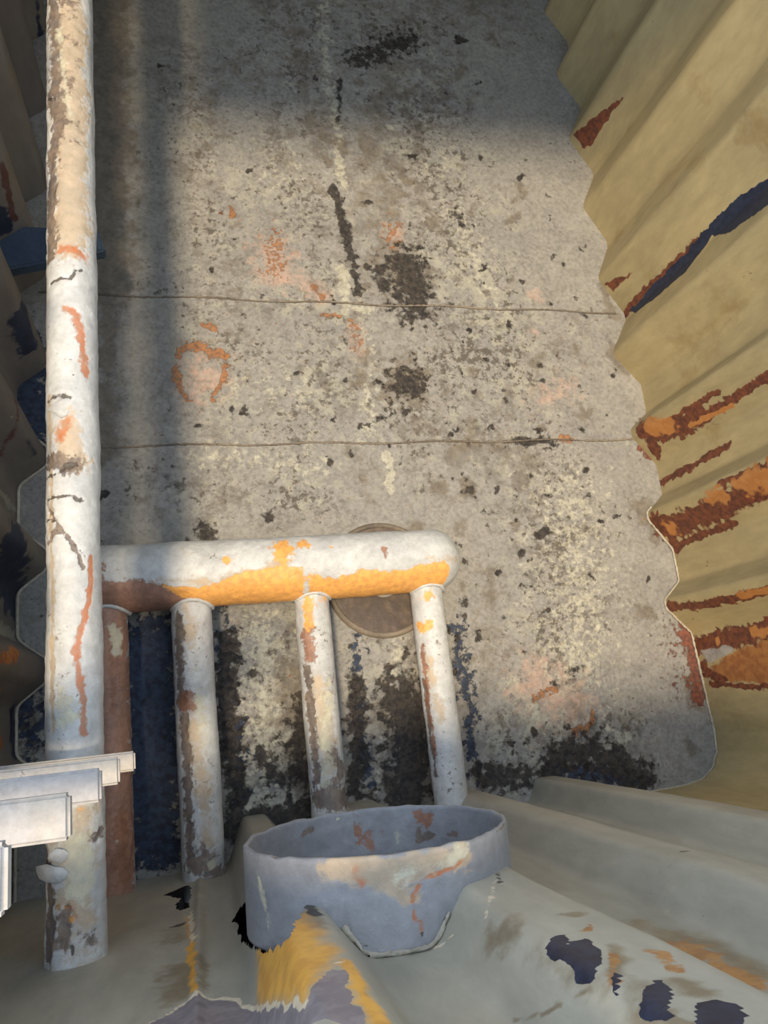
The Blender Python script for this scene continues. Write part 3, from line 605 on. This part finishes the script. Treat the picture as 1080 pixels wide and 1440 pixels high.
# ------------------------------------------------------------------ round cover plate on the floor under the header
cc = at(538, 815, 0); cov = empty('floor_cover', (cc[0], cc[1], 0), 'round rusty cover plate with raised rim set in the floor beneath the cross pipe', 'cover')
def lathe(prof, n=96):
    V = [(r*math.cos(2*math.pi*k/n), r*math.sin(2*math.pi*k/n), z) for (r, z) in prof for k in range(n)]
    Fc = [(i*n+k, i*n+(k+1) % n, (i+1)*n+(k+1) % n, (i+1)*n+k) for i in range(len(prof)-1) for k in range(n)]
    return V, Fc
V, Fc = lathe([(.062, .004), (.075, .006)]+[(x, .006) for x in np.linspace(.08, .186, 12)])
make('cover_plate', V, Fc, M_disc, cov, attrs=dict(rust=[.5]*len(V)))
V, Fc = lathe([(.183, .0), (.186, .010), (.191, .014), (.197, .013), (.202, .008), (.205, -.003)])
make('rim', V, Fc, M_seam, cov)
V, Fc = lathe([(.0005, .012), (.045, .011), (.060, .008), (.064, .002)])
make('hub', V, Fc, M_disc, cov, attrs=dict(pale=[1.]*len(V)))

# ------------------------------------------------------------------ dark blue bracket bar on the left wall
bz = .30
b0, b1 = at(0, 316, bz), at(138, 322, bz); b2, b3 = at(148, 352, bz), at(0, 380, bz)
b0 = b0+(b0-b1)*.35; b3 = b3+(b3-b2)*.35
bm = bmesh.new(); vs = [bm.verts.new((q[0], q[1], z)) for z in (bz-.05, bz) for q in (b0, b1, b2, b3)]
for f_ in ((3, 2, 1, 0), (4, 5, 6, 7), (0, 1, 5, 4), (1, 2, 6, 5), (2, 3, 7, 6), (3, 0, 4, 7)): bm.faces.new([vs[i] for i in f_])
bmesh.ops.bevel(bm, geom=bm.edges[:], offset=.006, segments=3, affect='EDGES')
tag(bm_obj('bracket_bar', bm, M_blue), 'dark blue flat steel bar sticking out of the left wall behind the long pipe', 'bar')

# ------------------------------------------------------------------ step irons of the ladder above the left pipe
lad = empty('wall_ladder', (0, 0, 0), 'ladder of flat pale iron steps standing over the lower end of the long pipe', 'ladder')
# each step: right end (top face) in the photo, height, width of face
steps = [(190, 1056, 1084, .91, .014), (168, 1064, 1103, 1.19, .016), (142, 1080, 1128, 1.45, .018), (98, 1115, 1182, 1.70, .020), (9, 1184, 1290, 1.99, .018)]
for (ex, ya, yb, z, th) in steps:
    a = at(ex, ya, z); b = at(ex, yb, z)
    x1 = .5*(a[0]+b[0]); y1, y0 = a[1], b[1]
    bm = box_mesh(-.50, x1, y0, y1, z-th, z, .0)
    es = [e for e in bm.edges if abs(e.verts[0].co.z-e.verts[1].co.z) > th*.5 and e.verts[0].co.x > x1-.01]
    bmesh.ops.bevel(bm, geom=bm.edges[:], offset=.004, segments=3, affect='EDGES')
    bm_obj('step', bm, M_step, lad)
ys = [at(s[0], .5*(s[1]+s[2]), s[3])[1] for s in steps]
bm_obj('stile', box_mesh(-.53, -.495, min(ys)-.05, max(ys)+.05, .70, 2.3, .003), M_step, lad)
